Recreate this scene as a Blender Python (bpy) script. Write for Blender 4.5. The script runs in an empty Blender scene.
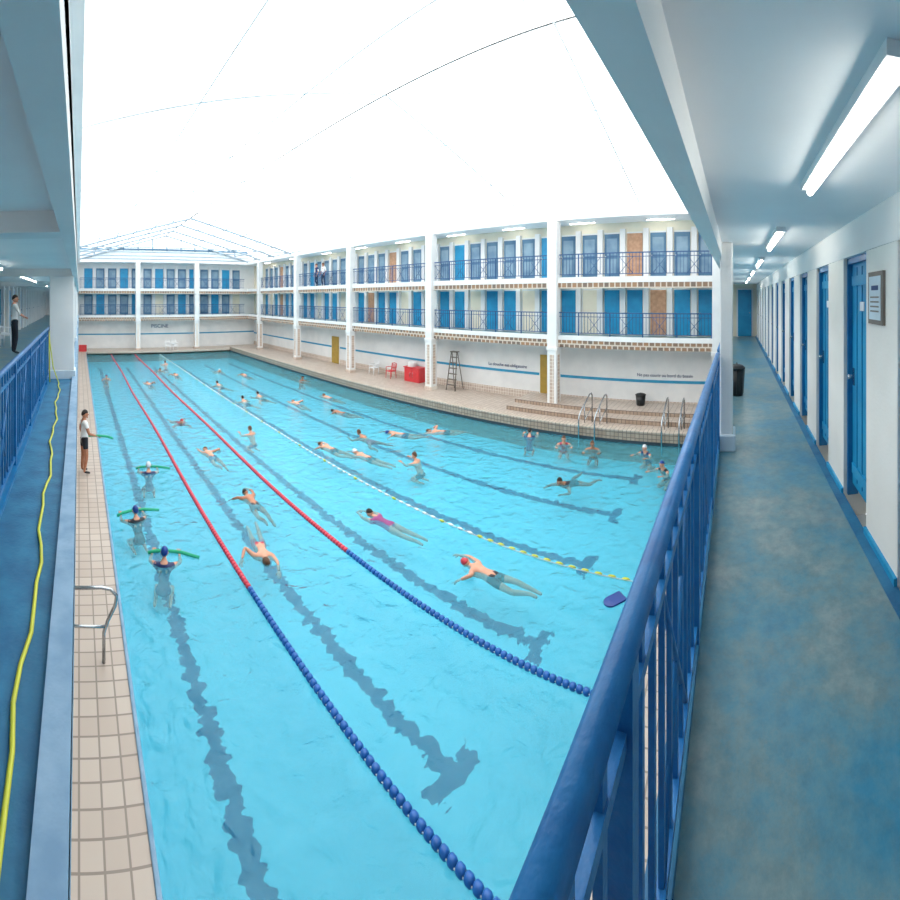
import bpy, math, random
import numpy as np
from mathutils import Vector, Matrix
random.seed(4)
S = bpy.context.scene
try:
    S.view_settings.view_transform = 'Standard'
    S.view_settings.look = 'None'
except Exception as e:
    print(e)

# ------------------------------------------------------------------ materials
def lin(c):
    c /= 255.0
    return c/12.92 if c <= 0.04045 else ((c+0.055)/1.055)**2.4
def C(r, g, b):
    return (lin(r), lin(g), lin(b), 1)

def mat(name, col, rough=0.6, metal=0.0, col2=None, nscale=4.0, bump=0.0, bscale=40.0, emit=0):
    m = bpy.data.materials.new(name); m.use_nodes = True
    nt = m.node_tree; b = nt.nodes['Principled BSDF']
    b.inputs['Roughness'].default_value = rough
    b.inputs['Metallic'].default_value = metal
    tc = nt.nodes.new('ShaderNodeTexCoord')
    n = nt.nodes.new('ShaderNodeTexNoise'); n.inputs['Scale'].default_value = nscale
    n.inputs['Detail'].default_value = 5
    nt.links.new(tc.outputs['Object'], n.inputs['Vector'])
    mx = nt.nodes.new('ShaderNodeMixRGB')
    c2 = col2 if col2 else tuple(x*0.88 for x in col[:3])+(1,)
    mx.inputs[1].default_value = col; mx.inputs[2].default_value = c2
    rp = nt.nodes.new('ShaderNodeValToRGB')
    rp.color_ramp.elements[0].position = 0.38; rp.color_ramp.elements[1].position = 0.66
    nt.links.new(n.outputs['Fac'], rp.inputs['Fac'])
    nt.links.new(rp.outputs['Color'], mx.inputs[0])
    nt.links.new(mx.outputs[0], b.inputs['Base Color'])
    if bump > 0:
        n2 = nt.nodes.new('ShaderNodeTexNoise'); n2.inputs['Scale'].default_value = bscale
        nt.links.new(tc.outputs['Object'], n2.inputs['Vector'])
        bp = nt.nodes.new('ShaderNodeBump'); bp.inputs['Strength'].default_value = bump
        bp.inputs['Distance'].default_value = 0.01
        nt.links.new(n2.outputs['Fac'], bp.inputs['Height'])
        nt.links.new(bp.outputs['Normal'], b.inputs['Normal'])
    if emit:
        b.inputs['Emission Color'].default_value = col
        b.inputs['Emission Strength'].default_value = emit
    return m

def tilemat(name, c1, c2, cm, size, mortar=0.04, rough=0.4, plane='XY', offset=0.0):
    m = bpy.data.materials.new(name); m.use_nodes = True
    nt = m.node_tree; b = nt.nodes['Principled BSDF']; b.inputs['Roughness'].default_value = rough
    tc = nt.nodes.new('ShaderNodeTexCoord'); sp = nt.nodes.new('ShaderNodeSeparateXYZ')
    cb = nt.nodes.new('ShaderNodeCombineXYZ')
    nt.links.new(tc.outputs['Object'], sp.inputs[0])
    a = {'XY': ('X', 'Y'), 'YZ': ('Y', 'Z'), 'XZ': ('X', 'Z')}[plane]
    nt.links.new(sp.outputs[a[0]], cb.inputs['X']); nt.links.new(sp.outputs[a[1]], cb.inputs['Y'])
    br = nt.nodes.new('ShaderNodeTexBrick'); br.offset = offset; br.squash = 1
    br.inputs['Scale'].default_value = 1.0
    br.inputs['Brick Width'].default_value = size; br.inputs['Row Height'].default_value = size
    br.inputs['Mortar Size'].default_value = size*mortar
    br.inputs['Color1'].default_value = c1; br.inputs['Color2'].default_value = c2
    br.inputs['Mortar'].default_value = cm
    nt.links.new(cb.outputs[0], br.inputs['Vector'])
    nt.links.new(br.outputs['Color'], b.inputs['Base Color'])
    return m

M = {}
M['white'] = mat('white_plaster', C(238,238,237), 0.7, nscale=1.2, col2=C(228,229,229), bump=0.15, bscale=25)
M['cream'] = mat('cream_plaster', C(242,240,234), 0.7, nscale=1.2, col2=C(232,229,222), bump=0.15)
M['warm'] = mat('warm_gallery_paint', C(242,234,214), 0.7, nscale=1.0)
M['ceil'] = mat('ceiling_paint', C(248,248,248), 0.8, nscale=1.0, col2=C(240,241,242))
M['wallblue'] = mat('pale_blue_paint', C(206,222,232), 0.6)
M['blue'] = mat('blue_door_paint', C(28,154,202), 0.4, col2=C(20,140,190), nscale=3, bump=0.1)
M['dblue'] = mat('deep_blue_paint', C(26,120,176), 0.35, col2=C(22,106,162), nscale=5)
M['slate'] = mat('slate_blue_panel', C(92,132,160), 0.5, col2=C(66,108,142), nscale=1.5)
M['slate2'] = mat('grey_window_panel', C(138,168,188), 0.3, col2=C(102,138,166), nscale=1.5)
M['railfar'] = mat('gallery_rail_paint', C(48,92,140), 0.4)
M['railblue'] = mat('near_rail_paint', C(34,116,178), 0.35, col2=C(28,100,162), nscale=12, bump=0.15, bscale=60)
M['tan'] = mat('varnished_wood', C(200,156,124), 0.5, col2=C(180,136,104), nscale=6)
M['gold'] = mat('ochre_door_paint', C(178,146,62), 0.5)
M['stripe'] = mat('blue_stripe_paint', C(50,155,196), 0.5)
M['tile'] = tilemat('deck_tile', C(194,180,168), C(182,166,154), C(140,128,118), 0.22, 0.05)
M['curbtile'] = tilemat('curb_tile', C(204,190,176), C(190,174,158), C(130,116,106), 0.15, 0.07)
M['curbface'] = tilemat('curb_face_tile', C(180,160,142), C(164,142,124), C(116,102,92), 0.15, 0.08, plane='YZ')
M['walltile'] = tilemat('wall_tile', C(206,188,174), C(190,168,154), C(232,224,214), 0.15, 0.08, plane='YZ')
M['mosYZ'] = tilemat('mosaic_band_side', C(166,126,92), C(114,102,94), C(214,202,188), 0.24, 0.12, plane='YZ', offset=0.5)
M['mosXZ'] = tilemat('mosaic_band_end', C(166,126,92), C(114,102,94), C(214,202,188), 0.24, 0.12, plane='XZ', offset=0.5)
M['black'] = mat('black_plastic', C(24,28,30), 0.4)
M['darktrim'] = mat('dark_edge_tile', C(52,62,72), 0.4)
M['steel'] = mat('stainless_steel', C(190,195,200), 0.25, 1.0)
M['red'] = mat('red_plastic', C(222,64,70), 0.4)
M['ropeblue'] = mat('blue_float', C(30,100,180), 0.4)
M['ropered'] = mat('red_float', C(226,66,88), 0.4)
M['ropewhite'] = mat('white_float', C(238,240,240), 0.4)
M['yellow'] = mat('yellow_hose_rubber', C(206,208,60), 0.4)
M['green'] = mat('green_foam', C(40,176,128), 0.7)
M['skin'] = mat('skin_light', C(224,164,136), 0.5, col2=C(214,148,120), nscale=8)
M['skin2'] = mat('skin_tanned', C(192,128,96), 0.5, col2=C(178,114,84), nscale=8)
M['hairdark'] = mat('dark_hair', C(40,30,26), 0.7)
M['hairbrown'] = mat('brown_hair', C(96,64,44), 0.7)
M['capblue'] = mat('blue_swim_cap', C(24,62,140), 0.35)
M['capwhite'] = mat('white_swim_cap', C(232,232,236), 0.35)
M['capred'] = mat('red_swim_cap', C(206,50,60), 0.35)
M['suitblack'] = mat('black_swimwear', C(24,28,40), 0.5)
M['suitnavy'] = mat('navy_swimwear', C(28,44,96), 0.5)
M['suitred'] = mat('red_swimwear', C(190,44,70), 0.5)
M['suitpurple'] = mat('purple_swimwear', C(146,52,120), 0.5)
M['shirt'] = mat('white_cotton', C(244,244,244), 0.8)
M['trousers'] = mat('dark_trousers', C(36,40,54), 0.8)
M['lips'] = mat('lips', C(168,84,78), 0.5)
M['eye'] = mat('eye_white', C(240,240,238), 0.2)
M['pupil'] = mat('pupil', C(30,24,20), 0.2)
M['tube'] = mat('fluorescent_tube', C(255,252,242), 0.5, emit=18)
M['plastic'] = mat('white_plastic', C(240,242,244), 0.4)
M['grey'] = mat('grey_frame', C(120,112,104), 0.5)
M['roofbar'] = mat('roof_steel_paint', C(236,241,244), 0.5)
M['roofbeam'] = mat('roof_truss_paint', C(176,194,208), 0.5)
M['ledge'] = mat('ledge_paint', C(46,120,158), 0.55, col2=C(32,96,136), nscale=5, bump=0.3)
M['curb'] = mat('ledge_curb_paint', C(136,168,194), 0.6, col2=C(112,148,178), nscale=6, bump=0.2)
M['textblue'] = mat('navy_lettering', C(40,70,120), 0.6)

def wornfloor():
    m = bpy.data.materials.new('worn_blue_floor'); m.use_nodes = True
    nt = m.node_tree; b = nt.nodes['Principled BSDF']
    tc = nt.nodes.new('ShaderNodeTexCoord')
    n = nt.nodes.new('ShaderNodeTexNoise'); n.inputs['Scale'].default_value = 1.7; n.inputs['Detail'].default_value = 14; n.inputs['Roughness'].default_value = 0.72
    nt.links.new(tc.outputs['Object'], n.inputs['Vector'])
    r = nt.nodes.new('ShaderNodeValToRGB'); e = r.color_ramp.elements
    e[0].position = 0.36; e[0].color = C(54,130,162)
    e[1].position = 0.68; e[1].color = C(142,156,156)
    x = e.new(0.47); x.color = C(86,138,156)
    x = e.new(0.56); x.color = C(112,142,148)
    nt.links.new(n.outputs['Fac'], r.inputs['Fac'])
    n2 = nt.nodes.new('ShaderNodeTexNoise'); n2.inputs['Scale'].default_value = 14; n2.inputs['Detail'].default_value = 10; n2.inputs['Roughness'].default_value = .7
    nt.links.new(tc.outputs['Object'], n2.inputs['Vector'])
    r2 = nt.nodes.new('ShaderNodeValToRGB'); r2.color_ramp.elements[0].position = .36; r2.color_ramp.elements[0].color = (.6,.6,.6,1)
    r2.color_ramp.elements[1].position = .58
    nt.links.new(n2.outputs['Fac'], r2.inputs['Fac'])
    mx = nt.nodes.new('ShaderNodeMixRGB'); mx.blend_type = 'MULTIPLY'; mx.inputs[0].default_value = .45
    nt.links.new(r.outputs[0], mx.inputs[1]); nt.links.new(r2.outputs[0], mx.inputs[2])
    nt.links.new(mx.outputs[0], b.inputs['Base Color'])
    b.inputs['Roughness'].default_value = 0.3
    bp = nt.nodes.new('ShaderNodeBump'); bp.inputs['Strength'].default_value = .2; bp.inputs['Distance'].default_value = .01
    nt.links.new(n2.outputs['Fac'], bp.inputs['Height']); nt.links.new(bp.outputs[0], b.inputs['Normal'])
    return m
M['worn'] = wornfloor()

def math_node(nt, op, a, b=None, c=None):
    n = nt.nodes.new('ShaderNodeMath'); n.operation = op
    for i, v in enumerate((a, b, c)):
        if v is None: continue
        if isinstance(v, (int, float)): n.inputs[i].default_value = v
        else: nt.links.new(v, n.inputs[i])
    return n.outputs[0]

def poolfloor():
    m = bpy.data.materials.new('pool_floor_tile'); m.use_nodes = True
    nt = m.node_tree; b = nt.nodes['Principled BSDF']; b.inputs['Roughness'].default_value = .7
    tc = nt.nodes.new('ShaderNodeTexCoord')
    mp = nt.nodes.new('ShaderNodeMapping'); mp.inputs['Scale'].default_value = (.7, 1.35, 1)
    mp.inputs['Rotation'].default_value = (0, 0, .5)
    nt.links.new(tc.outputs['Object'], mp.inputs['Vector'])
    n = nt.nodes.new('ShaderNodeTexNoise'); n.inputs['Scale'].default_value = 5.5; n.inputs['Detail'].default_value = 3  # noise wobble paints the water's refraction into the lane lines
    nt.links.new(mp.outputs[0], n.inputs['Vector'])
    sub = nt.nodes.new('ShaderNodeVectorMath'); sub.operation = 'SUBTRACT'; sub.inputs[1].default_value = (.5,.5,.5)
    nt.links.new(n.outputs['Color'], sub.inputs[0])
    sc = nt.nodes.new('ShaderNodeVectorMath'); sc.operation = 'SCALE'; sc.inputs['Scale'].default_value = .42
    nt.links.new(sub.outputs[0], sc.inputs[0])
    ad = nt.nodes.new('ShaderNodeVectorMath'); ad.operation = 'ADD'
    nt.links.new(tc.outputs['Object'], ad.inputs[0]); nt.links.new(sc.outputs[0], ad.inputs[1])
    sp = nt.nodes.new('ShaderNodeSeparateXYZ'); nt.links.new(ad.outputs[0], sp.inputs[0])
    t = math_node(nt, 'DIVIDE', math_node(nt, 'SUBTRACT', sp.outputs['X'], 1.7), 2.21)
    fr = math_node(nt, 'FRACT', math_node(nt, 'ADD', t, 0.5))
    d = math_node(nt, 'ABSOLUTE', math_node(nt, 'SUBTRACT', fr, 0.5))
    line = math_node(nt, 'LESS_THAN', d, 0.052)
    yy = sp.outputs['Y']
    line = math_node(nt, 'MULTIPLY', line, math_node(nt, 'GREATER_THAN', yy, 3.1))
    line = math_node(nt, 'MULTIPLY', line, math_node(nt, 'LESS_THAN', yy, 34.0))
    tb = math_node(nt, 'LESS_THAN', math_node(nt, 'ABSOLUTE', math_node(nt, 'SUBTRACT', yy, 3.1)), 0.12)
    tb = math_node(nt, 'MULTIPLY', tb, math_node(nt, 'LESS_THAN', d, 0.16))
    line = math_node(nt, 'MAXIMUM', line, tb)
    n3 = nt.nodes.new('ShaderNodeTexNoise'); n3.inputs['Scale'].default_value = .8; n3.inputs['Detail'].default_value = 6
    nt.links.new(tc.outputs['Object'], n3.inputs['Vector'])
    mxa = nt.nodes.new('ShaderNodeMixRGB'); mxa.inputs[1].default_value = C(140,220,234); mxa.inputs[2].default_value = C(112,204,226)
    nt.links.new(n3.outputs['Fac'], mxa.inputs[0])
    mx = nt.nodes.new('ShaderNodeMixRGB'); mx.inputs[2].default_value = C(0,66,122)
    nt.links.new(mxa.outputs[0], mx.inputs[1])
    nt.links.new(math_node(nt, 'MULTIPLY', line, 0.97), mx.inputs[0])
    nt.links.new(mx.outputs[0], b.inputs['Base Color'])
    return m
M['poolfloor'] = poolfloor()

def water():
    m = bpy.data.materials.new('pool_water'); m.use_nodes = True
    nt = m.node_tree; nt.nodes.clear()
    out = nt.nodes.new('ShaderNodeOutputMaterial')
    tc = nt.nodes.new('ShaderNodeTexCoord')
    n = nt.nodes.new('ShaderNodeTexNoise'); n.inputs['Scale'].default_value = 3.8; n.inputs['Detail'].default_value = 4; n.inputs['Distortion'].default_value = .5
    nt.links.new(tc.outputs['Object'], n.inputs['Vector'])
    bp = nt.nodes.new('ShaderNodeBump'); bp.inputs['Strength'].default_value = 1.0; bp.inputs['Distance'].default_value = .09
    nt.links.new(n.outputs['Fac'], bp.inputs['Height'])
    fr = nt.nodes.new('ShaderNodeFresnel'); fr.inputs['IOR'].default_value = 1.33
    nt.links.new(bp.outputs[0], fr.inputs['Normal'])
    tr = nt.nodes.new('ShaderNodeBsdfTransparent'); tr.inputs['Color'].default_value = (.66,.94,.98,1)
    df = nt.nodes.new('ShaderNodeBsdfDiffuse'); df.inputs['Color'].default_value = C(100,202,226)
    nt.links.new(bp.outputs[0], df.inputs['Normal'])
    m1 = nt.nodes.new('ShaderNodeMixShader'); m1.inputs[0].default_value = .25
    nt.links.new(tr.outputs[0], m1.inputs[1]); nt.links.new(df.outputs[0], m1.inputs[2])
    gl = nt.nodes.new('ShaderNodeBsdfGlossy'); gl.inputs['Roughness'].default_value = .05; gl.inputs['Color'].default_value = (.85,.96,1,1)
    nt.links.new(bp.outputs[0], gl.inputs['Normal'])
    m2 = nt.nodes.new('ShaderNodeMixShader')
    nt.links.new(fr.outputs[0], m2.inputs[0]); nt.links.new(m1.outputs[0], m2.inputs[1]); nt.links.new(gl.outputs[0], m2.inputs[2])
    nt.links.new(m2.outputs[0], out.inputs['Surface'])
    return m
M['water'] = water()

def glass():
    m = bpy.data.materials.new('roof_glass'); m.use_nodes = True
    nt = m.node_tree; nt.nodes.clear()
    out = nt.nodes.new('ShaderNodeOutputMaterial')
    tr = nt.nodes.new('ShaderNodeBsdfTransparent'); tr.inputs['Color'].default_value = (.94,.98,1,1)
    gl = nt.nodes.new('ShaderNodeBsdfGlossy'); gl.inputs['Roughness'].default_value = .1
    mx = nt.nodes.new('ShaderNodeMixShader'); mx.inputs[0].default_value = .05
    nt.links.new(tr.outputs[0], mx.inputs[1]); nt.links.new(gl.outputs[0], mx.inputs[2])
    nt.links.new(mx.outputs[0], out.inputs['Surface'])
    return m
M['glass'] = glass()

# ------------------------------------------------------------------ mesh builder
class MB:
    def __init__(s):
        s.v = []; s.f = []; s.m = []; s.sm = []; s.mats = []
    def mi(s, key):
        if key not in s.mats: s.mats.append(key)
        return s.mats.index(key)
    def add(s, vs, fs, key, smooth=False):
        o = len(s.v); k = s.mi(key)
        s.v.extend([tuple(v) for v in vs])
        for f in fs:
            s.f.append(tuple(i+o for i in f)); s.m.append(k); s.sm.append(smooth)
    def box(s, x0, x1, y0, y1, z0, z1, key, T=None):
        if x0 > x1: x0, x1 = x1, x0
        if y0 > y1: y0, y1 = y1, y0
        if z0 > z1: z0, z1 = z1, z0
        vs = [(x0,y0,z0),(x1,y0,z0),(x1,y1,z0),(x0,y1,z0),(x0,y0,z1),(x1,y0,z1),(x1,y1,z1),(x0,y1,z1)]
        if T is not None: vs = [T @ Vector(v) for v in vs]
        s.add(vs, [(0,3,2,1),(4,5,6,7),(0,1,5,4),(1,2,6,5),(2,3,7,6),(3,0,4,7)], key)
    def tube(s, pts, rad, key, n=8, T=None):
        pts = [Vector(p) for p in pts]
        if isinstance(rad, (int, float)): rad = [rad]*len(pts)
        vs = []; fs = []
        prev = None
        for i, p in enumerate(pts):
            if i == 0: d = pts[1]-p
            elif i == len(pts)-1: d = p-pts[i-1]
            else: d = (pts[i+1]-p).normalized()+(p-pts[i-1]).normalized()
            d.normalize()
            if prev is None:
                a = Vector((0,0,1)) if abs(d.z) < .9 else Vector((1,0,0))
                u = d.cross(a).normalized()
            else:
                u = (prev-d*prev.dot(d)).normalized()
            prev = u; w = d.cross(u)
            for k in range(n):
                t = 2*math.pi*k/n
                vs.append(p+(u*math.cos(t)+w*math.sin(t))*rad[i])
        for i in range(len(pts)-1):
            for k in range(n):
                a = i*n+k; b = i*n+(k+1) % n
                fs.append((a, b, b+n, a+n))
        fs.append(tuple(range(n-1, -1, -1)))
        fs.append(tuple(range((len(pts)-1)*n, len(pts)*n)))
        if T is not None: vs = [T @ v for v in vs]
        s.add(vs, fs, key, True)
    def ell(s, c, r, key, T=None, seg=12, rings=8, fn=None):
        vs = [(0,0,1)]; fs = []
        for i in range(1, rings):
            ph = math.pi*i/rings
            for k in range(seg):
                t = 2*math.pi*k/seg
                vs.append((math.sin(ph)*math.cos(t), math.sin(ph)*math.sin(t), math.cos(ph)))
        vs.append((0,0,-1))
        for k in range(seg): fs.append((0, 1+k, 1+(k+1) % seg))
        for i in range(rings-2):
            for k in range(seg):
                a = 1+i*seg+k; b = 1+i*seg+(k+1) % seg
                fs.append((a, a+seg, b+seg, b))
        last = len(vs)-1; o = 1+(rings-2)*seg
        for k in range(seg): fs.append((o+k, last, o+(k+1) % seg))
        out = []
        for v in vs:
            if fn: v = fn(v)
            p = Vector((c[0]+v[0]*r[0], c[1]+v[1]*r[1], c[2]+v[2]*r[2]))
            out.append(T @ p if T is not None else p)
        s.add(out, fs, key, True)
    def build(s, name, bevel=0, loc=None, rotz=0):
        me = bpy.data.meshes.new(name)
        me.from_pydata(s.v, [], s.f)
        for k in s.mats: me.materials.append(M[k])
        me.polygons.foreach_set('material_index', s.m)
        me.polygons.foreach_set('use_smooth', s.sm)
        me.update()
        ob = bpy.data.objects.new(name, me)
        S.collection.objects.link(ob)
        if loc: ob.location = loc
        ob.rotation_euler[2] = rotz
        if bevel:
            b = ob.modifiers.new('bevel', 'BEVEL'); b.width = bevel; b.segments = 2; b.limit_method = 'ANGLE'
        return ob

# ------------------------------------------------------------------ dimensions
E = 4.85
PX0, PX1, PY0, PY1 = 0.65, 14.1, 1.2, 37.2
WZ = -0.2; PF = -0.85
RX = 17.9; RC = 16.6
EY = 40.2; EC = 38.8
LX = -3.2; LC = -0.03
NY = -0.9; NC = 0.25
F1 = 3.2; F2 = 5.7; RT = 8.2

mb = MB()
mb.add([(PX0,PY0,PF),(PX1,PY0,PF),(PX1,PY1,PF),(PX0,PY1,PF)], [(0,1,2,3)], 'poolfloor')
mb.add([(PX0,PY0,PF),(PX0,PY1,PF),(PX0,PY1,0),(PX0,PY0,0)], [(0,1,2,3)], 'poolfloor')
mb.add([(PX1,PY0,PF),(PX1,PY1,PF),(PX1,PY1,0),(PX1,PY0,0)], [(3,2,1,0)], 'curbface')
mb.add([(PX0,PY1,PF),(PX1,PY1,PF),(PX1,PY1,0),(PX0,PY1,0)], [(0,1,2,3)], 'curbtile')
mb.add([(PX0,PY0,PF),(PX1,PY0,PF),(PX1,PY0,0),(PX0,PY0,0)], [(3,2,1,0)], 'curbtile')
mb.build('floor_pool_basin')
mb = MB()
mb.add([(PX0,PY0,WZ),(PX1,PY0,WZ),(PX1,PY1,WZ),(PX0,PY1,WZ)], [(0,1,2,3)], 'water')
mb.build('pool_water')
mb = MB()
mb.box(LX, PX0, NY, EY, -0.25, 0, 'tile'); mb.box(PX1, RX, NY, EY, -0.25, 0, 'tile')
mb.box(PX0, PX1, PY1, EY, -0.25, 0, 'tile'); mb.box(PX0, PX1, NY, PY0, -0.25, 0, 'tile')
mb.build('floor')
mb = MB()
mb.box(PX1-.06, PX1, PY0, PY1, -.24, -.1, 'darktrim')
mb.box(PX1-.05, PX1, PY0, PY1, -.1, .2, 'curbface')
mb.box(PX1-.07, PX1+.32, PY0, PY1, .2, .25, 'curbtile')
mb.box(PX1, PX1+.3, PY0, PY1, 0, .2, 'curbface')
mb.box(PX0-.02, PX1-.07, PY1-.04, PY1+.3, -.1, .06, 'curbtile')
mb.box(PX0-.03, PX0+.02, PY0, PY1, -.2, .02, 'curb')
mb.build('trim_1', bevel=.012)
mb = MB()
mb.box(15.6, 16.3, 0.4, 9.5, 0, .16, 'tile'); mb.box(16.3, RX-.04, 0.4, 9.5, 0, .3, 'tile')
mb.box(15.55, 15.6, .4, 9.5, 0, .17, 'curbface'); mb.box(16.27, 16.3, .4, 9.5, .16, .31, 'curbface')
mb.build('tiled_step', bevel=.01)  # low tiled steps along the right deck

# walls
mb = MB()
mb.box(RX, RX+.2, NY-.2, EY, -.25, F1, 'white')
mb.box(RX, RX+.2, NY-.2, EY, F1, RT+.3, 'warm')
mb.box(RX-.02, RX, .3, EY, 1.15, 1.27, 'stripe')
mb.box(RX-.03, RX, .3, EY, 0, .35, 'walltile')
mb.build('wall_right')
mb = MB()
mb.box(LX, RX+.2, EY, EY+.2, -.25, RT+.3, 'white')
mb.box(LX, RX-.03, EY-.02, EY, 1.3, 1.42, 'stripe')
mb.build('wall_end')
mb = MB(); mb.box(LX-.2, LX, NY-.2, EY, -.25, RT+.3, 'white'); mb.build('wall_left')
mb = MB()
mb.box(LX, RX, NY-.2, NY, -.25, F1-.2, 'white')
mb.box(LX, RX, NY-.2, NY, F1+1.98, RT+.3, 'white')
mb.box(LX, RX, NY-.35, NY-.2, F1-.2, F1+2.1, 'white')
doors = [2.79+1.2*k for k in range(-4, 13)]
prev = LX
for dx in doors:
    mb.box(prev, dx, NY-.2, NY, F1-.2, F1+1.98, 'cream'); prev = dx+.62
mb.box(prev, RX, NY-.2, NY, F1-.2, F1+1.98, 'cream')
mb.build('wall_near', bevel=.006)
for i, dx in enumerate(doors):
    mb = MB()
    y = NY-.07
    mb.box(dx+.01, dx+.61, y-.04, y, F1+.1, F1+1.97, 'blue')
    mb.box(dx, dx+.035, y-.05, y+.04, F1, F1+1.98, 'dblue')
    mb.box(dx+.585, dx+.62, y-.05, y+.04, F1, F1+1.98, 'dblue')
    mb.box(dx, dx+.62, y-.05, y+.04, F1+1.93, F1+1.98, 'dblue')
    for k in range(1, 4):
        mb.box(dx+.035+k*.137-.004, dx+.035+k*.137+.004, y, y+.006, F1+.15, F1+1.9, 'dblue')
    mb.box(dx+.06, dx+.56, y, y+.015, F1+.2, F1+.28, 'blue'); mb.box(dx+.06, dx+.56, y, y+.015, F1+1.75, F1+1.83, 'blue')
    mb.ell((dx+.53, y+.04, F1+1.0), (.022,.022,.022), 'steel', seg=8, rings=6)
    mb.box(dx+.51, dx+.55, y, y+.01, F1+.93, F1+1.07, 'steel')
    mb.box(dx+.25, dx+.35, y, y+.008, F1+1.55, F1+1.62, 'plastic')
    mb.build('door_%d' % (i+1))
mb = MB()
prev = LX
for dx in doors+[RX]:
    mb.box(prev, dx, NY, NY+.02, F1, F1+.05, 'blue'); prev = dx+.62
mb.box(LX, RX, NY, NY+.08, F1, F1+.006, 'ledge')
mb.build('baseboard_near')

# slabs
def slab(mb, x0, x1, y0, y1, F):
    mb.box(x0, x1, y0, y1, F-.25, F-.02, 'ceil'); mb.box(x0, x1, y0, y1, F-.02, F, 'worn')
mb = MB()
slab(mb, RC, RX, NC, EC, F1)
mb.box(RC-.06, RC+.1, NC, EC, F1-.16, F1+.04, 'white'); mb.box(RC-.04, RC+.1, NC, EC, F1-.48, F1-.16, 'mosYZ')
mb.build('floor_gallery_right')
mb = MB()
slab(mb, LC, RX, EC, EY, F1)
mb.box(LC, RC, EC-.06, EC+.1, F1-.16, F1+.04, 'white'); mb.box(LC, RC, EC-.04, EC+.1, F1-.48, F1-.16, 'mosXZ')
mb.build('floor_gallery_end')
mb = MB()
slab(mb, LX, RX, NY, NC, F1)
mb.box(.0, RC, NC-.08, NC, F1-.48, F1+.05, 'ledge')
mb.build('floor_gallery_near')
mb = MB()
slab(mb, LX, LC, NC, EY, F1)
mb.box(-.6, LC-.11, NC, EC, F1, F1+.008, 'ledge')
mb.box(LC-.11, LC, NC, EC, F1-.48, F1+.06, 'curb')
mb.box(-.66, -.58, NC, EC, F1, F1+.05, 'dblue')
mb.build('floor_gallery_left')
F = F2
mb = MB(); mb.box(RC, RX, NC, EC, F-.25, F, 'ceil')
mb.box(RC-.06, RC+.1, NC, EC, F-.2, F+.04, 'white'); mb.box(RC-.04, RC+.1, NC, EC, F-.44, F-.2, 'mosYZ'); mb.build('ceiling_right')
mb = MB(); mb.box(LC, RX, EC, EY, F-.25, F, 'ceil')
mb.box(LC, RC, EC-.06, EC+.1, F-.2, F+.04, 'white'); mb.box(LC, RC, EC-.04, EC+.1, F-.44, F-.2, 'mosXZ'); mb.build('ceiling_end')
mb = MB(); mb.box(LX, RX, NY, NC, F-.25, F, 'ceil'); mb.box(0, RC, NC-.1, NC, F-.4, F+.04, 'white'); mb.build('ceiling_near')
mb = MB(); mb.box(LX, LC, NC, EY, F-.25, F, 'ceil'); mb.box(LC-.1, LC, NC, EC, F-.4, F+.04, 'white')
for y in (3, 8.7, 15.5, 22.5, 29.5): mb.box(LX, LC-.1, y-.15, y+.15, F-.4, F-.25, 'white')
mb.build('ceiling_left')
mb = MB()
for (x0,x1,y0,y1) in ((RC-.1,RX+.2,NY,EY),(LX,RC-.1,EC-.1,EY),(LX,RC,NY,NC),(LX,LC+.1,NC,EC)):
    mb.box(x0, x1, y0, y1, RT, RT+.3, 'ceil')
mb.box(LC, RC, EC, EC+.2, RT+.3, RT+1.2, 'white')
mb.build('ceiling_upper')
# glazed roof
mb = MB()
xa, xb, xm = LC+.05, RC-.05, 8.2
z0, zr = RT+.35, RT+2.6
ya, yb = NC, EC
mb.add([(xa,ya,z0),(xm,ya,zr),(xm,yb,zr),(xa,yb,z0)], [(0,1,2,3)], 'glass')
mb.add([(xb,ya,z0),(xm,ya,zr),(xm,yb,zr),(xb,yb,z0)], [(3,2,1,0)], 'glass')
mb.add([(xa,yb,RT+.3),(xb,yb,RT+.3),(xm,yb,zr)], [(0,1,2)], 'glass')
y = 25
while y > 1:
    mb.tube([(xa,y,z0),(xm,y,zr)], .03, 'roofbar', 6); mb.tube([(xm,y,zr),(xb,y,z0)], .03, 'roofbar', 6)
    y -= 5.3
for y in (29.8, 32.8, 35.8, 38.7):
    mb.tube([(xa,y,z0-.08),(xm,y,zr-.08)], .08, 'roofbeam', 6); mb.tube([(xm,y,zr-.08),(xb,y,z0-.08)], .08, 'roofbeam', 6)
    mb.tube([(xa,y,z0-.05),(xb,y,z0-.05)], .05, 'roofbeam', 6)
for t in (0,.33,.67,1):
    for e in (xa, xb):
        p = e+(xm-e)*t; z = z0+(zr-z0)*t
        mb.tube([(p,ya,z),(p,28,z)], .02, 'roofbar', 5)
for t in (0,.17,.33,.5,.67,.83,1):
    for e in (xa, xb):
        p = e+(xm-e)*t; z = z0+(zr-z0)*t
        mb.tube([(p,28,z),(p,yb,z)], .04, 'roofbeam', 5)
for k in range(1, 12):
    x = xa+(xb-xa)*k/12; z = z0+(zr-z0)*(1-abs(x-xm)/(xb-xm))
    mb.box(x-.05, x+.05, yb-.03, yb+.03, RT+1.1, z, 'slate')
mb.box(xa, xb, yb-.06, yb, RT+1.15, RT+1.3, 'slate')
mb.build('window_1')

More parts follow.
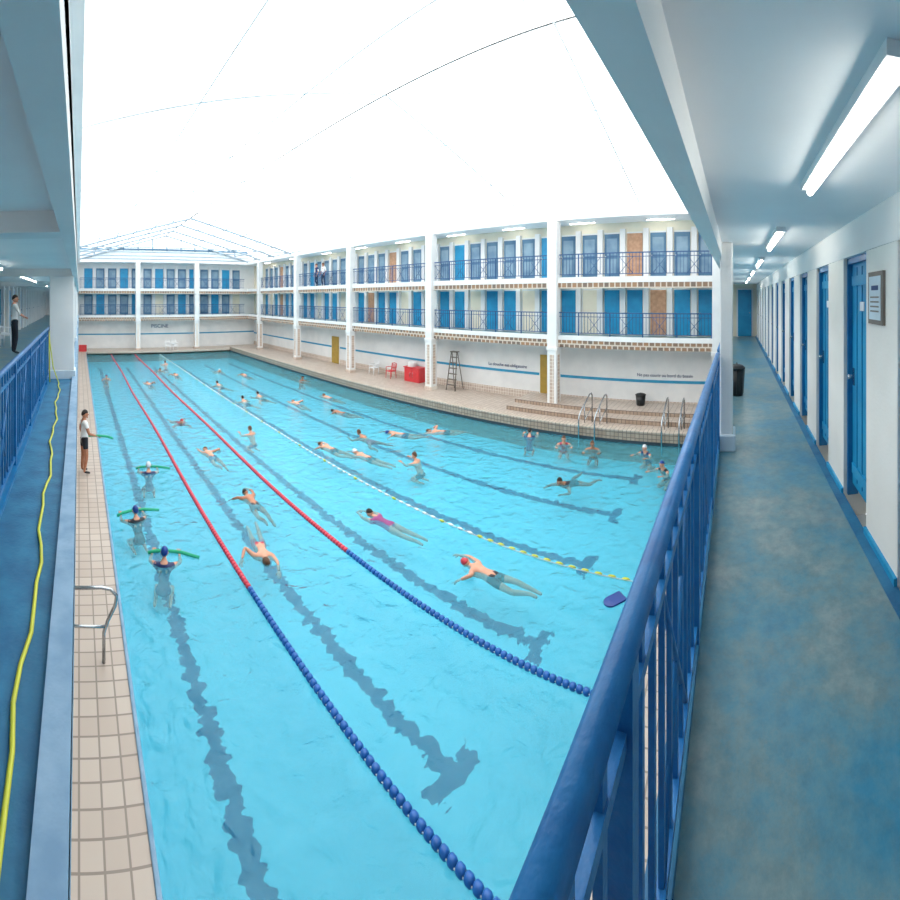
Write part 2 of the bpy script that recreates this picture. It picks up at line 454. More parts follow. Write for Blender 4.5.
# columns
def column(x0, x1, y0, y1, za, zb, base=True):
    mb = MB()
    mb.box(x0, x1, y0, y1, za, zb, 'white')
    mb.box(x0-.03, x1+.03, y0-.03, y1+.03, za, za+.18, 'walltile' if base else 'wallblue')
    if base:
        mb.box(x0-.04, x1+.04, y0-.04, y1+.04, F1-.62, F1-.48, 'white')
        mb.box(x0+.12, x1-.12, y0-.012, y0, .3, F1-.8, 'walltile')
        mb.box(x0-.012, x0, y0+.12, y1-.12, .3, F1-.8, 'walltile')
    mb.build('column', bevel=.015)
for y in (.7, 7.7, 14.8, 21.8, 28.8, 35.9):
    column(RC-.24, RC+.2, y-.22, y+.22, 0, RT)
for x in (5.5, 11.2):
    column(x-.22, x+.22, EC-.24, EC+.2, 0, RT)
for y in (8.7, 15.7, 22.7, 29.7, 36.7):
    column(-.6, -.1, y-.2, y+.2, F1, F2-.4, False)
    column(-.6, -.1, y-.2, y+.2, 0, F1-.25, False)
column(4.5, 4.78, .03, .17, F1, F2-.25, False)

# cabin rows
def cabins(name, P, u0, u1, period, z0, pattern, H=2.0):
    mb = MB()
    def bx(a, b, n0, n1, c, d, key):
        p = P(a, n0); q = P(b, n1)
        mb.box(p[0], q[0], p[1], q[1], c, d, key)
    u = u0; i = 0
    while u+period <= u1:
        k = pattern[i % len(pattern)]
        bx(u, u+.24, .0, .16, z0, z0+2.2, 'white')
        bx(u+.28, u+period-.04, .0, .04, z0+H, z0+H+.07, 'white')
        a, b = u+.3, u+period-.06
        if k == 'open':
            bx(a, b, .0, .02, z0, z0+H, 'warm')
            bx(a-.03, a, .0, .06, z0, z0+H, 'white'); bx(b, b+.03, .0, .06, z0, z0+H, 'white')
        else:
            bx(a, b, .0, .05, z0+.06, z0+H, k)
            bx(a+.1, b-.1, .05, .06, z0+.25, z0+.9, 'slate2' if k == 'slate' else k)
            bx(a+.1, b-.1, .05, .062, z0+1.05, z0+1.8, 'slate2' if k == 'slate' else k)
            bx(b-.09, b-.05, .05, .1, z0+.98, z0+1.03, 'steel')
        u += period; i += 1
    mb.build(name)
PR = lambda u, n: (RX-n, u)
PE = lambda u, n: (u, EY-n)
PL = lambda u, n: (LX+n, u)
B = 'blue'; SL = 'slate'; O = 'open'; T_ = 'tan'
cabins('cabin_doors_right', PR, .6, 37.5, 1.05, F1, [B,B,T_,B,B,O,B,B,O,B,B,O,B,B,T_,B,O])
cabins('cabin_doors_right', PR, .6, 37.5, 1.05, F2, [SL,SL,SL,T_,SL,SL,SL,B,SL,SL,SL,SL,B,SL])
cabins('cabin_doors_end', PE, .2, 16.5, 1.15, F1, [SL,B,SL,SL,B,SL,O])
cabins('cabin_doors_end', PE, .2, 16.5, 1.15, F2, [B,SL,SL,B,SL,SL])
cabins('cabin_doors_left', PL, 9.5, 38, 1.2, F1, [B,O,B,B,O])
cabins('cabin_doors_left', PL, 9.5, 38, 1.2, F2, [SL,B,SL])
def plain_door(x, y0, y1, z, H, key, n):
    mb = MB()
    mb.box(x-.05, x, y0-.06, y1+.06, z, z+H+.06, 'white')
    mb.box(x-.08, x-.02, y0, y1, z+.02, z+H, key)
    mb.box(x-.09, x-.08, y0+.1, y1-.1, z+.2, z+.9, key); mb.box(x-.09, x-.08, y0+.1, y1-.1, z+1.1, z+H-.15, key)
    mb.box(x-.13, x-.08, y0+.06, y0+.1, z+1.0, z+1.04, 'steel')
    mb.build('door_%d' % n, bevel=.005)
plain_door(RX, -.68, -.1, F1, 2.0, 'blue', 30)
plain_door(RX, 8.2, 9.0, .3, 1.85, 'gold', 31)
plain_door(RX, 24.9, 25.8, 0, 2.0, 'gold', 32)
plain_door(RX, 30.5, 31.3, 0, 2.0, 'blue', 33)

# railings
def railing(name, axis, c, u0, u1, z0, key, near=False, n=1):
    mb = MB()
    def bx(a, b, n0, n1, z_0, z_1):
        if axis == 'y': mb.box(c+n0, c+n1, a, b, z_0, z_1, key)
        else: mb.box(a, b, c+n0, c+n1, z_0, z_1, key)
    P = (lambda u, z: (c, u, z)) if axis == 'y' else (lambda u, z: (u, c, z))
    if near:
        h = 1.07
        mb.tube([P(u0, z0+h-.025), P(u1, z0+h-.025)], .026, key, 12)
        bx(u0, u1, -.012, .012, z0+h-.17, z0+h-.14)
        bx(u0, u1, -.014, .014, z0+.1, z0+.135)
        st = .125
    else:
        h = 1.0
        bx(u0, u1, -.025, .025, z0+h-.045, z0+h)
        bx(u0, u1, -.015, .015, z0+h-.2, z0+h-.175)
        bx(u0, u1, -.015, .015, z0+.1, z0+.13)
        st = .14
    k = int((u1-u0)/st)
    for i in range(k+1):
        u = u0+i*st
        w = .011 if near else .009
        if i % 10 == 0:
            w = .022; bx(u-w, u+w, -w, w, z0, z0+h-.02)
        else:
            bx(u-w, u+w, -w*.7, w*.7, z0+.1, z0+h-.02)
        if i % 10 == 5 and u+2*st < u1:
            r = .011
            mb.tube([P(u-2*st, z0+.13), P(u+2*st, z0+h-.19)], r, key, 5)
            mb.tube([P(u+2*st, z0+.13), P(u-2*st, z0+h-.19)], r, key, 5)
    mb.build(name)
ys = [.7, 7.7, 14.8, 21.8, 28.8, 35.9]
for F in (F1+.04, F2+.04):
    for a, b in zip(ys, ys[1:]): railing('gallery_railing', 'y', RC, a+.25, b-.25, F, 'railfar')
    for a, b in ((0.1, 5.25), (5.75, 10.95), (11.45, 16.2)): railing('gallery_railing', 'x', EC, a, b, F, 'railfar')
railing('balcony_railing', 'x', .19, -.56, 4.47, F1, 'railblue', True)
railing('balcony_railing', 'x', .19, 4.83, 16.3, F1, 'railblue', True)
railing('balcony_railing', 'y', -.62, .22, 8.45, F1, 'railblue', True)
railing('balcony_railing', 'y', -.62, 8.95, 15.4, F1, 'railblue', True)
railing('balcony_railing', 'y', -.62, 15.95, 37, F1, 'railblue', False)

# corridor fluorescent fixtures, then added fill tubes for the galleries
for x in (.9, 3.5, 6.1, 8.7, 11.3, 13.9):
    mb = MB()
    mb.box(x, x+1.25, -.42, -.34, F2-.29, F2-.25, 'plastic')
    mb.tube([(x+.04, -.38, F2-.31), (x+1.21, -.38, F2-.31)], .016, 'tube', 8)
    mb.build('added_fill_tube')
for y in (1.2, 4.5, 6.6, 9.8, 11.4, 13, 18, 24, 30):  # fill tubes added to brighten the left gallery
    mb = MB()
    mb.box(-1.5, -1.42, y, y+1.25, F2-.29, F2-.25, 'plastic')
    mb.tube([(-1.46, y+.04, F2-.31), (-1.46, y+1.21, F2-.31)], .016, 'tube', 8)
    mb.build('added_fill_tube')
for F in (F2, RT+0.25):  # fill tubes added to brighten both right-hand galleries
    for y in (2.5, 6, 9.5, 13, 17, 21, 25, 30, 35):
        mb = MB()
        mb.box(17.2, 17.28, y, y+1.25, F-.29, F-.25, 'plastic')
        mb.tube([(17.24, y+.04, F-.31), (17.24, y+1.21, F-.31)], .014, 'tube', 8)
        mb.build('added_fill_tube')

# hose
mb = MB()
pts = []
for i in range(43):
    y = .4+i*.18
    pts.append((-.2-.022*y+.02*math.sin(i*.7)-.012*math.sin(i*1.9), y, F1+.022))
pts += [(-.5, 8.1, F1+.3), (-.56, 8.0, F1+.8), (-.57, 7.95, F1+1.0), (-.56, 7.85, F1+.8), (-.54, 7.7, F1+.1)]
mb.tube(pts, .011, 'yellow', 8)
mb.build('garden_hose')

# lane ropes
def rope(name, x, kind):
    mb = MB()
    y = PY0+.15; i = 0
    mb.tube([(x, PY0, WZ+.02), (x, PY1, WZ+.02)], .008, 'ropewhite', 5)
    while y < PY1-.3:
        dx = .03*math.sin(y*.5)
        if kind == 'thick':
            key = 'ropeblue' if y < 6.6 else 'ropered'
            mb.tube([(x+dx, y, WZ+.02), (x+dx, y+.02, WZ+.02), (x+dx, y+.06, WZ+.02), (x+dx, y+.08, WZ+.02)], [.035,.048,.048,.035], key, 8)
            y += .095
        else:
            key = 'yellow' if (i % 6 == 0 or y < 5) else 'ropewhite'
            mb.tube([(x+dx, y, WZ+.02), (x+dx, y+.04, WZ+.02), (x+dx, y+.1, WZ+.02), (x+dx, y+.14, WZ+.02)], [.012,.028,.028,.012], key, 8)
            y += .26
        i += 1
    mb.build(name)
rope('lane_rope', 2.88, 'thick'); rope('lane_rope', 4.98, 'thick'); rope('lane_rope', 7.2, 'thin')

# handrails
mb = MB()
mb.tube([(-.3,5.55,1.0),(.3,5.55,1.0),(.42,5.55,.97),(.5,5.55,.88),(.48,5.55,.75),(.38,5.55,.55),(.33,5.55,.4),(.33,5.55,.0)], .024, 'steel', 10)
mb.tube([(-.3,5.55,.5),(.35,5.55,.48)], .02, 'steel', 10)
mb.tube([(-.3,5.55,0),(-.3,5.55,1.0)], .024, 'steel', 10)
mb.build('poolside_handrail')
def stair_rail(y):
    mb = MB()
    for dy in (-.3, .3):
        mb.tube([(15.4,y+dy,0),(15.4,y+dy,1.05),(15.3,y+dy,1.15),(15.1,y+dy,1.15),(14.2,y+dy,.75),(14.0,y+dy,.6),(13.95,y+dy,.4),(13.95,y+dy,-.5)], .028, 'steel', 8)
        mb.tube([(15.4,y+dy,.6),(14.55,y+dy,.3),(14.55,y+dy,0)], .02, 'steel', 8)
        mb.tube([(14.55,y+dy,.0),(14.55,y+dy,.9)], .02, 'steel', 8)
    mb.build('pool_steps_handrail')
stair_rail(5.2); stair_rail(2.2)

# bins
def bin_(x, y, z, h, w, key='black'):
    mb = MB()
    mb.tube([(0,0,0),(0,0,.03),(0,0,h*.9)], [w*.4,w*.42,w*.5], key, 16)
    mb.tube([(0,0,h*.86),(0,0,h*.9),(0,0,h*.93)], [w*.54,w*.56,w*.52], key, 16)
    mb.ell((0,0,h*.92), (w*.5,w*.5,h*.1), key, seg=16, rings=8)
    mb.tube([(-w*.15,0,h),(0,0,h*1.06),(w*.15,0,h)], .01, key, 6)
    for k in range(8):
        t = k*math.pi/4
        mb.tube([(math.cos(t)*w*.42, math.sin(t)*w*.42, .04), (math.cos(t)*w*.51, math.sin(t)*w*.51, h*.85)], .006, key, 5)
    mb.build('rubbish_bin', loc=(x, y, z))
bin_(7.1, -.02, F1, .52, .26)
bin_(17.3, 4.0, .3, .5, .42)

# framed notice
mb = MB()
mb.box(2.4, 2.68, NY, NY+.02, 4.68, 5.02, 'grey'); mb.box(2.43, 2.65, NY+.02, NY+.024, 4.71, 4.99, 'wallblue')
mb.box(2.47, 2.6, NY+.024, NY+.026, 4.9, 4.93, 'textblue')
for k in range(4): mb.box(2.46, 2.62, NY+.024, NY+.026, 4.76+k*.03, 4.77+k*.03, 'grey')
mb.build('framed_notice')

# red cabinet
mb = MB()
mb.box(17.25, 17.8, 16.3, 17.5, 0, .8, 'red')
mb.box(17.23, 17.25, 16.35, 16.88, .08, .74, 'red'); mb.box(17.23, 17.25, 16.92, 17.45, .08, .74, 'red')
mb.tube([(17.24,16.8,.25),(17.2,16.8,.3),(17.2,16.8,.5),(17.24,16.8,.55)], .015, 'steel', 6)
mb.tube([(17.24,17.0,.25),(17.2,17.0,.3),(17.2,17.0,.5),(17.24,17.0,.55)], .015, 'steel', 6)
mb.box(17.2, 17.82, 16.25, 17.55, .8, .85, 'red')
mb.tube([(17.5,17.1,.85),(17.5,17.1,1.1),(17.5,17.1,1.18)], [.26,.26,.1], 'ropewhite', 16)
mb.build('red_storage_cabinet', bevel=.02)
# step ladder
mb = MB()
for dy in (-.3, .3):
    mb.tube([(17.0,13.8+dy,0),(17.3,13.8+dy*.6,2.0)], .03, 'grey', 6)
    mb.tube([(17.7,13.8+dy,0),(17.35,13.8+dy*.6,2.0)], .025, 'grey', 6)
for k in range(1, 7):
    t = k/7; w = .3*(1-.4*t)
    mb.box(16.97+.3*t, 17.09+.3*t, 13.8-w, 13.8+w, 2*t-.02, 2*t+.02, 'grey')
mb.box(17.2, 17.5, 13.6, 14.0, 1.98, 2.03, 'grey')
mb.build('step_ladder')
def chair(x, y, z, rot, key='plastic'):
    mb = MB()
    mb.box(-.23,.23,-.22,.22,.42,.46,key)
    for a in (-.2,.2):
        for b in (-.2,.2): mb.tube([(a*1.1,b*1.1,0),(a,b,.44)], [.018,.024], key, 6)
    mb.tube([(-.21,-.2,.44),(-.22,-.27,.86)], .02, key, 6); mb.tube([(.21,-.2,.44),(.22,-.27,.86)], .02, key, 6)
    for k in range(5):
        xx = -.16+k*.08; mb.tube([(xx,-.21,.46),(xx,-.26,.84)], .018, key, 5)
    mb.tube([(-.22,-.27,.86),(0,-.29,.9),(.22,-.27,.86)], .022, key, 6)
    for a in (-.25,.25):
        mb.tube([(a,-.24,.66),(a,.18,.66)], .02, key, 6); mb.tube([(a,.18,.66),(a*.9,.18,.44)], .018, key, 6)
    mb.build('plastic_chair', loc=(x,y,z), rotz=rot, bevel=0)
chair(-2.6, 14.0, F1, -.8); chair(8.2, 38.0, 0, 3.1); chair(17.2, 20.2, 0, 1.6); chair(8.9, 38.1, 0, 3.3); chair(17.2, 18.6, 0, 1.5, 'red')
mb = MB()
mb.box(.0,.7,37.8,38.3,0,.05,'red')
for (a,b,c,d) in ((0,.7,37.8,37.84),(0,.7,38.26,38.3),(0,.04,37.8,38.3),(.66,.7,37.8,38.3)):
    for k in range(4): mb.box(a,b,c,d,.05+k*.14,.14+k*.14,'red')
mb.box(.02,.06,37.82,37.86,0,.6,'red'); mb.box(.64,.68,37.82,37.86,0,.6,'red')
mb.build('red_crate')
mb = MB()
mb.box(-.12,.12,-.16,.1,0,.03,'capblue')
mb.tube([(0,.1,0.002),(0,.1,.028)], .12, 'capblue', 20)
mb.build('kickboard', loc=(6.7,1.98,WZ+.0), rotz=.9, bevel=.008)

def text(body, loc, rot, size, name):
    cu = bpy.data.curves.new(name, 'FONT'); cu.body = body; cu.size = size; cu.extrude = .004
    cu.materials.append(M['textblue'])
    o = bpy.data.objects.new(name, cu); o.location = loc; o.rotation_euler = rot
    S.collection.objects.link(o)
text('Ne pas courir au bord du bassin', (RX-.025, 4.3, 1.42), (math.pi/2, 0, -math.pi/2), .19, 'wall_lettering')
text('La douche est obligatoire', (RX-.025, 12.0, 1.42), (math.pi/2, 0, -math.pi/2), .22, 'wall_lettering')
text('PISCINE', (7.0, EY-.03, 1.95), (math.pi/2, 0, 0), .5, 'wall_lettering')

# ------------------------------------------------------------------ people
def head(mb, T, skin, hair, style='cap'):
    def fn(v):
        x, y, z = v
        if z < 0: x *= 1-.25*z*z; y = y*(1-.12*abs(z)) if y < 0 else y
        return (x, y, z)
    mb.ell((0,0,0), (.077,.093,.115), skin, T, 16, 12, fn)
    mb.ell((0,.096,-.012), (.013,.022,.024), skin, T, 8, 6)
    mb.ell((0,.078,-.085), (.03,.02,.022), skin, T, 8, 6)
    for s in (-1, 1):
        mb.ell((s*.078,-.005,-.01), (.012,.02,.032), skin, T, 8, 6)
        mb.ell((s*.03,.08,.012), (.014,.01,.009), 'eye', T, 8, 6)
        mb.ell((s*.03,.089,.012), (.006,.004,.006), 'pupil', T, 6, 4)
    mb.ell((0,.085,-.052), (.024,.009,.007), 'lips', T, 8, 6)
    def hf(v):
        x, y, z = v
        lim = .25 + (.15*y if y > 0 else .75*y)
        if z < lim:
            z = lim
            k = math.sqrt(max(.05, 1-lim*lim)) / max(1e-3, math.hypot(x, y)) if math.hypot(x, y) > 1e-3 else 0
            k = min(k, 1.0)
            x *= k; y *= k
        return (x, y, z)
    mb.ell((0,-.004,.004), (.084,.099,.122), hair, T, 16, 14, hf)

def hand(mb, wrist, elbow, skin, side, down=Vector((0,0,-1))):
    w = Vector(wrist); d = (w-Vector(elbow)).normalized()
    n = (down-d*down.dot(d))
    if n.length < .1: n = Vector((0,1,0))-d*d.y
    n.normalize()
    zax = -n; xax = d.cross(zax).normalized()
    T = Matrix(((xax.x,d.x,zax.x,w.x),(xax.y,d.y,zax.y,w.y),(xax.z,d.z,zax.z,w.z),(0,0,0,1)))
    mb.ell((0,.045,0), (.042,.055,.016), skin, T, 10, 8)
    for i, (x, L) in enumerate(((-.031,.058),(-.011,.072),(.011,.078),(.031,.068))):
        x *= side*-1
        mb.tube([(x*.9,.075,0),(x*1.1,.09+L*.4,-.004),(x*1.15,.09+L*.75,-.016),(x*1.15,.09+L*.95,-.03)], [.0095,.009,.008,.006], skin, 6, T)
    s = -side
    mb.tube([(s*.03,.02,-.003),(s*.06,.05,-.012),(s*.068,.08,-.02)], [.013,.01,.007], skin, 6, T)

def figure(name, J, bones, lab, hd, skin, hair, loc, rot, sub=2, scale=1.0, down=Vector((0,0,-1)), extra=None):
    names = list(J.keys())
    me = bpy.data.meshes.new('tmp')
    me.from_pydata([J[n][0] for n in names], [(names.index(a), names.index(b)) for a, b, _ in bones], [])
    ob = bpy.data.objects.new('tmp', me); S.collection.objects.link(ob)
    ob.modifiers.new('skin', 'SKIN')
    if not me.skin_vertices:
        bpy.context.view_layer.objects.active = ob
        bpy.ops.mesh.customdata_skin_add()
    for i, n in enumerate(names):
        r = J[n][1]
        sv = me.skin_vertices[0].data[i]
        sv.radius = (r, r) if isinstance(r, (int, float)) else r
        sv.use_root = (n == 'pelvis')
    ss = ob.modifiers.new('sub', 'SUBSURF'); ss.levels = sub; ss.render_levels = sub
    dg = bpy.context.evaluated_depsgraph_get()
    em = bpy.data.meshes.new_from_object(ob.evaluated_get(dg))
    vs = np.array([v.co[:] for v in em.vertices]); fs = [tuple(p.vertices) for p in em.polygons]
    bpy.data.objects.remove(ob); bpy.data.meshes.remove(em)
    mb = MB()
    if len(fs):
        cen = np.array([vs[list(f)].mean(axis=0) for f in fs])
        best = np.full(len(fs), 1e9); bi = np.zeros(len(fs), int)
        for k, (a, b, _) in enumerate(bones):
            pa = np.array(J[a][0], float); pb = np.array(J[b][0], float)
            d = pb-pa; t = np.clip(((cen-pa) @ d)/max(1e-9, d @ d), 0, 1)
            ra = J[a][1] if isinstance(J[a][1], (int, float)) else J[a][1][0]
            rb = J[b][1] if isinstance(J[b][1], (int, float)) else J[b][1][0]
            dist = np.linalg.norm(cen-(pa+t[:, None]*d), axis=1)-(ra*(1-t)+rb*t)
            w = dist < best; best[w] = dist[w]; bi[w] = k
        mb.v.extend([tuple(v) for v in vs])
        for f, k in zip(fs, bi):
            mb.f.append(f); mb.m.append(mb.mi(lab.get(bones[k][2], skin))); mb.sm.append(True)
    head(mb, hd, skin, hair)
    for s, sd in (('L', -1), ('R', 1)):
        hand(mb, J['wr'+s][0], J['el'+s][0], skin, sd, down)
    if extra: extra(mb)
    ob = mb.build(name, loc=loc, rotz=rot)
    ob.scale = (scale,)*3
    return ob

def body(arms, legs, spine):
    J = {}
    pel, wai, che, nek, hb = spine['c']
    J['pelvis'] = (pel, .115); J['waist'] = (wai, .1); J['chest'] = (che, .125); J['neck'] = (nek, .055); J['skull'] = (hb, .05)
    for s, k in (('L', -1), ('R', 1)):
        sh, el, wr = arms[s]; hi, kn, an, to = legs[s]
        J['sh'+s] = (sh, .07); J['el'+s] = (el, .042); J['wr'+s] = (wr, .028)
        J['ua'+s] = (tuple(Vector(sh).lerp(Vector(el), .4)), .052)
        J['fa'+s] = (tuple(Vector(el).lerp(Vector(wr), .3)), .042)
        J['hi'+s] = (hi, .095); J['kn'+s] = (kn, .056); J['an'+s] = (an, .038); J['to'+s] = (to, .03)
        J['th'+s] = (tuple(Vector(hi).lerp(Vector(kn), .4)), .08)
        J['ca'+s] = (tuple(Vector(kn).lerp(Vector(an), .35)), .055)
    bones = [('pelvis','waist','belly'),('waist','chest','torso'),('chest','neck','neck'),('neck','skull','neck')]
    for s in 'LR':
        bones += [('chest','sh'+s,'torso'),('sh'+s,'ua'+s,'uparm'),('ua'+s,'el'+s,'loarm'),('el'+s,'fa'+s,'forearm'),('fa'+s,'wr'+s,'forearm'),
                  ('pelvis','hi'+s,'hip'),('hi'+s,'th'+s,'thigh'),('th'+s,'kn'+s,'knee'),('kn'+s,'ca'+s,'shin'),('ca'+s,'an'+s,'shin'),('an'+s,'to'+s,'foot')]
    return J, bones

def frame(pos, fwd, up):
    f = Vector(fwd).normalized(); u = Vector(up); u = (u-f*u.dot(f)).normalized(); x = f.cross(u)
    return Matrix(((x.x,f.x,u.x,pos[0]),(x.y,f.y,u.y,pos[1]),(x.z,f.z,u.z,pos[2]),(0,0,0,1)))

def swimmer(x, y, rot, kind, suit, cap, skin='skin', sub=1, one=False, noodle=None):
    j = lambda a: random.uniform(-a, a)
    if kind in ('crawl', 'crawl2'):
        k = 1 if kind == 'crawl' else -1
        A = {('R' if k > 0 else 'L'): ((k*.19,.46,-.05),(k*.24,.74,-.03),(k*.2,.99,-.06)),
             ('L' if k > 0 else 'R'): ((-k*.19,.42,-.04),(-k*.4,.26,.1),(-k*.5,.47,-.02))}
        Lg = {s: ((q*.095,-.07,-.1),(q*.12,-.48+j(.03),-.12+q*.03),(q*.11,-.9,-.1-q*.04),(q*.11,-1.07,-.13-q*.04)) for s, q in (('L',-1),('R',1))}
        sp = {'c': ((0,0,-.09),(0,.18,-.08),(0,.38,-.06),(0,.54,-.04),(0,.62,-.03))}
        hd = frame((0,.68,-.01), (.5*k,.25,-.8), (0,1,.2))
    elif kind == 'breast':
        A = {s: ((q*.19,.44,-.08),(q*.42,.6,-.14),(q*.36,.84,-.1)) for s, q in (('L',-1),('R',1))}
        Lg = {s: ((q*.1,-.07,-.14),(q*.34,-.34,-.2),(q*.36,-.74,-.18),(q*.46,-.86,-.2)) for s, q in (('L',-1),('R',1))}
        sp = {'c': ((0,0,-.14),(0,.18,-.12),(0,.38,-.07),(0,.53,.02),(0,.59,.07))}
        hd = frame((0,.64,.12), (0,1,-.15), (0,0,1))
    elif kind == 'glide':
        A = {s: ((q*.18,.47,-.06),(q*.2,.76,-.06),(q*.09,1.0,-.07)) for s, q in (('L',-1),('R',1))}
        Lg = {s: ((q*.095,-.07,-.1),(q*.11,-.5,-.12),(q*.1,-.92,-.12),(q*.1,-1.1,-.14)) for s, q in (('L',-1),('R',1))}
        sp = {'c': ((0,0,-.09),(0,.18,-.08),(0,.38,-.06),(0,.54,-.03),(0,.61,0))}
        hd = frame((0,.68,.02), (0,.5,-.8), (0,1,.4))
    else:
        A = {s: ((q*.19,.02,-.03),(q*.34,.22,-.08),(q*.3,.42,-.02)) for s, q in (('L',-1),('R',1))}
        Lg = {s: ((q*.1,-.2,-.44),(q*.17,.12+j(.05),-.58),(q*.16,-.28,-.62),(q*.16,-.42,-.62)) for s, q in (('L',-1),('R',1))}
        sp = {'c': ((0,-.17,-.42),(0,-.11,-.27),(0,-.03,-.09),(0,.04,.07),(0,.06,.13))}
        hd = frame((0,.09,.21), (0,1,-.05), (0,0,1))
    J, bn = body(A, Lg, sp)
    lab = {'hip': suit, 'thigh': suit}
    if one: lab = {'hip': suit, 'belly': suit, 'torso': suit}
    ex = None
    if noodle:
        def ex(mb):
            mb.tube([(-.4,.36,-.0),(-.25,.42,.02),(0,.44,.03),(.35,.42,.02),(.75,.3,-.02)], .035, noodle, 10)
    return figure('swimmer', J, bn, lab, hd, skin, cap, (x, y, WZ+.01), rot, sub, .88, extra=ex)

bk, nv, rd, pu = 'suitblack', 'suitnavy', 'suitred', 'suitpurple'
cb, cw, cr, hk, hb = 'capblue', 'capwhite', 'capred', 'hairdark', 'hairbrown'
pi = math.pi
L = [
 (4.2,9.4,.0,'crawl',bk,hk,'skin2',2,False,None),
 (3.6,7.8,pi*.93,'crawl2',rd,hb,'skin',2,False,None),
 (6.35,6.9,.15,'glide',pu,hk,'skin',2,True,None),
 (6.4,4.2,.05,'crawl',bk,cr,'skin',2,False,None),
 (10.8,4.4,1.2,'breast',bk,hk,'skin2',2,True,None),
 (1.6,7.75,-.3,'up',nv,cb,'skin',2,True,'green'),
 (1.3,9.4,.2,'up',bk,cb,'skin',2,True,'green'),
 (2.0,11.9,-.1,'up',nv,cw,'skin',2,True,'green'),
 (4.2,12.7,.1,'crawl2',nv,hb,'skin',1,False,None),
 (4.1,16.8,3.1,'breast',rd,cr,'skin',1,True,None),
 (6.2,14.2,.2,'up',nv,hb,'skin',1,False,None),
 (7.9,18.6,.0,'breast',nv,hk,'skin',1,False,None),
 (8.0,11.5,.2,'crawl',bk,hb,'skin',1,False,None),
 (8.5,10.2,.2,'glide',bk,cw,'skin',1,False,None),
 (9.6,11.5,.1,'breast',rd,hb,'skin2',1,False,None),
 (10.9,14.8,.4,'crawl',bk,hk,'skin2',1,False,None),
 (10.0,17.2,.0,'crawl2',nv,hb,'skin',1,False,None),
 (9.0,19.2,.0,'breast',bk,hk,'skin',1,False,None),
 (10.9,11.1,.6,'crawl',nv,cb,'skin',1,False,None),
 (12.2,10.2,.8,'crawl2',bk,hb,'skin',1,False,None),
 (9.3,8.9,.2,'up',bk,hb,'skin',1,False,None),
 (13.4,7.2,-1.2,'up',nv,hk,'skin',1,True,None),
 (13.3,5.8,2.0,'up',rd,hb,'skin',1,True,None),
 (13.2,4.7,1.8,'up',bk,hb,'skin2',1,False,None),
 (13.3,2.9,1.2,'up',nv,cw,'skin',2,True,None),
 (12.1,2.1,1.0,'up',bk,cb,'skin',2,True,None),
 (5.6,28.9,3.1,'breast',nv,hk,'skin',1,False,None),
 (6.3,26.4,.0,'crawl',bk,hk,'skin',1,False,None),
 (8.0,22.6,.1,'breast',nv,hk,'skin',1,False,None),
 (13.0,22.0,3.0,'up',bk,hk,'skin2',1,False,None),
 (12.0,17.4,.1,'glide',bk,hb,'skin',1,False,None),
 (6.5,31.0,.1,'up',nv,hb,'skin',1,False,None),
 (9.5,27.5,3.0,'breast',rd,cw,'skin',1,False,None),
 (10.6,25.0,.1,'crawl',nv,hk,'skin',1,False,None),
 (4.1,24.0,.1,'crawl2',nv,hk,'skin',1,False,None),
 (1.7,26.0,3.1,'up',nv,cb,'skin',1,False,None),
]
for a in L:
    swimmer(*a)

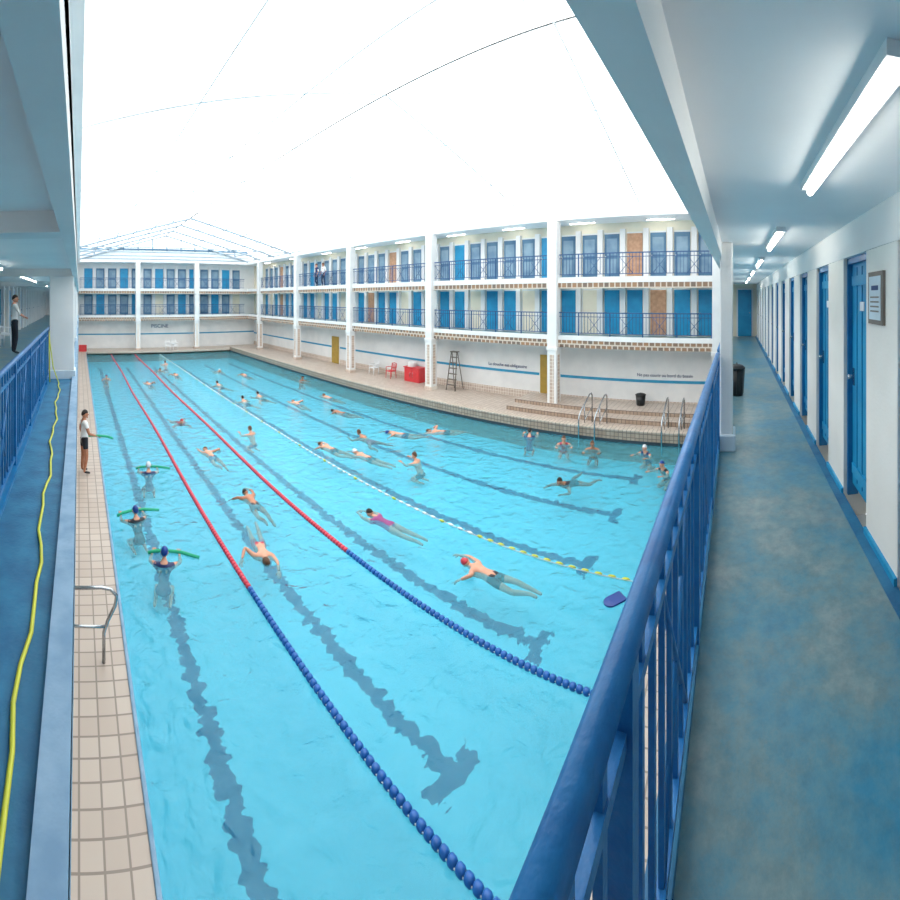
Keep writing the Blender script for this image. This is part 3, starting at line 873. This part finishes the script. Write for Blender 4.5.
def stander(name, loc, rot, lab, hair, skin='skin', armsR=None, armsL=None, extra=None):
    A = {'L': armsL or ((-.19,0,1.42),(-.26,-.03,1.14),(-.25,.1,.9)), 'R': armsR or ((.19,0,1.42),(.26,-.03,1.14),(.25,.1,.9))}
    Lg = {s: ((q*.095,0,.9),(q*.11,.02+q*.02,.49),(q*.12,-.03,.075),(q*.14,.14,.035)) for s, q in (('L',-1),('R',1))}
    sp = {'c': ((0,0,.96),(0,.01,1.12),(0,0,1.32),(0,-.005,1.49),(0,.01,1.55))}
    J, bn = body(A, Lg, sp)
    return figure(name, J, bn, lab, frame((0,.025,1.63), (0,1,-.1), (0,0,1)), skin, hair, loc, rot, 2, 1.0, down=Vector((0,.3,-1)), extra=extra)
def nood(mb):
    mb.tube([(.1,.1,1.05),(.2,.35,1.06),(.24,.6,1.02),(.26,.75,.96)], .03, 'green', 10)
stander('lifeguard', (.14,11.6,0), -1.3, {'torso':'shirt','belly':'shirt','uparm':'shirt','hip':'suitblack','thigh':'suitblack','foot':'black'}, 'hairdark', 'skin2',
        armsR=((.19,0,1.42),(.27,.06,1.15),(.2,.28,1.06)), extra=nood)
W = {'torso':'shirt','belly':'shirt','uparm':'shirt','loarm':'shirt','hip':'trousers','thigh':'trousers','knee':'trousers','shin':'trousers','foot':'black'}
stander('pool_attendant', (-1.9,12.2,F1), -1.2, W, 'hairdark', 'skin', armsR=((.19,0,1.42),(.26,.1,1.18),(.1,.28,1.1)))
W2 = dict(W); W2.update({'torso':'suitnavy','belly':'suitnavy','uparm':'suitnavy'})
stander('spectator', (17.0,26.6,F2), 1.4, W2, 'hairdark', 'skin'); stander('spectator', (17.0,25.7,F2), 1.7, W, 'hairbrown', 'skin2')

# ------------------------------------------------------------------ light and camera
w = bpy.data.worlds.new('overcast_sky'); S.world = w; w.use_nodes = True
bg = w.node_tree.nodes['Background']; bg.inputs[0].default_value = (1,.982,.955,1); bg.inputs[1].default_value = 3.1

cd = bpy.data.cameras.new('camera'); cam = bpy.data.objects.new('camera', cd); S.collection.objects.link(cam)
FPX = 418.0
cd.sensor_width = 36; cd.lens = 36*FPX/900
cam.location = (0, 0, E)
cam.rotation_euler = (math.pi/2, 0, -(450-79)/FPX)
cd.clip_start = .02; cd.clip_end = 300
cd.type = 'PANO'
hu = 450/FPX; vmin = -(900-298)/FPX; vmax = 298/FPX
holders = [cd]
if hasattr(cd, 'cycles'): holders.append(cd.cycles)
for h in holders:
    try:
        h.panorama_type = 'CENTRAL_CYLINDRICAL'
        h.central_cylindrical_range_u_min = -hu; h.central_cylindrical_range_u_max = hu
        h.central_cylindrical_range_v_min = vmin; h.central_cylindrical_range_v_max = vmax
        h.central_cylindrical_radius = 1.0
        print('central cylindrical via', h); break
    except Exception as e:
        print('cyl fail', e)
S.camera = cam
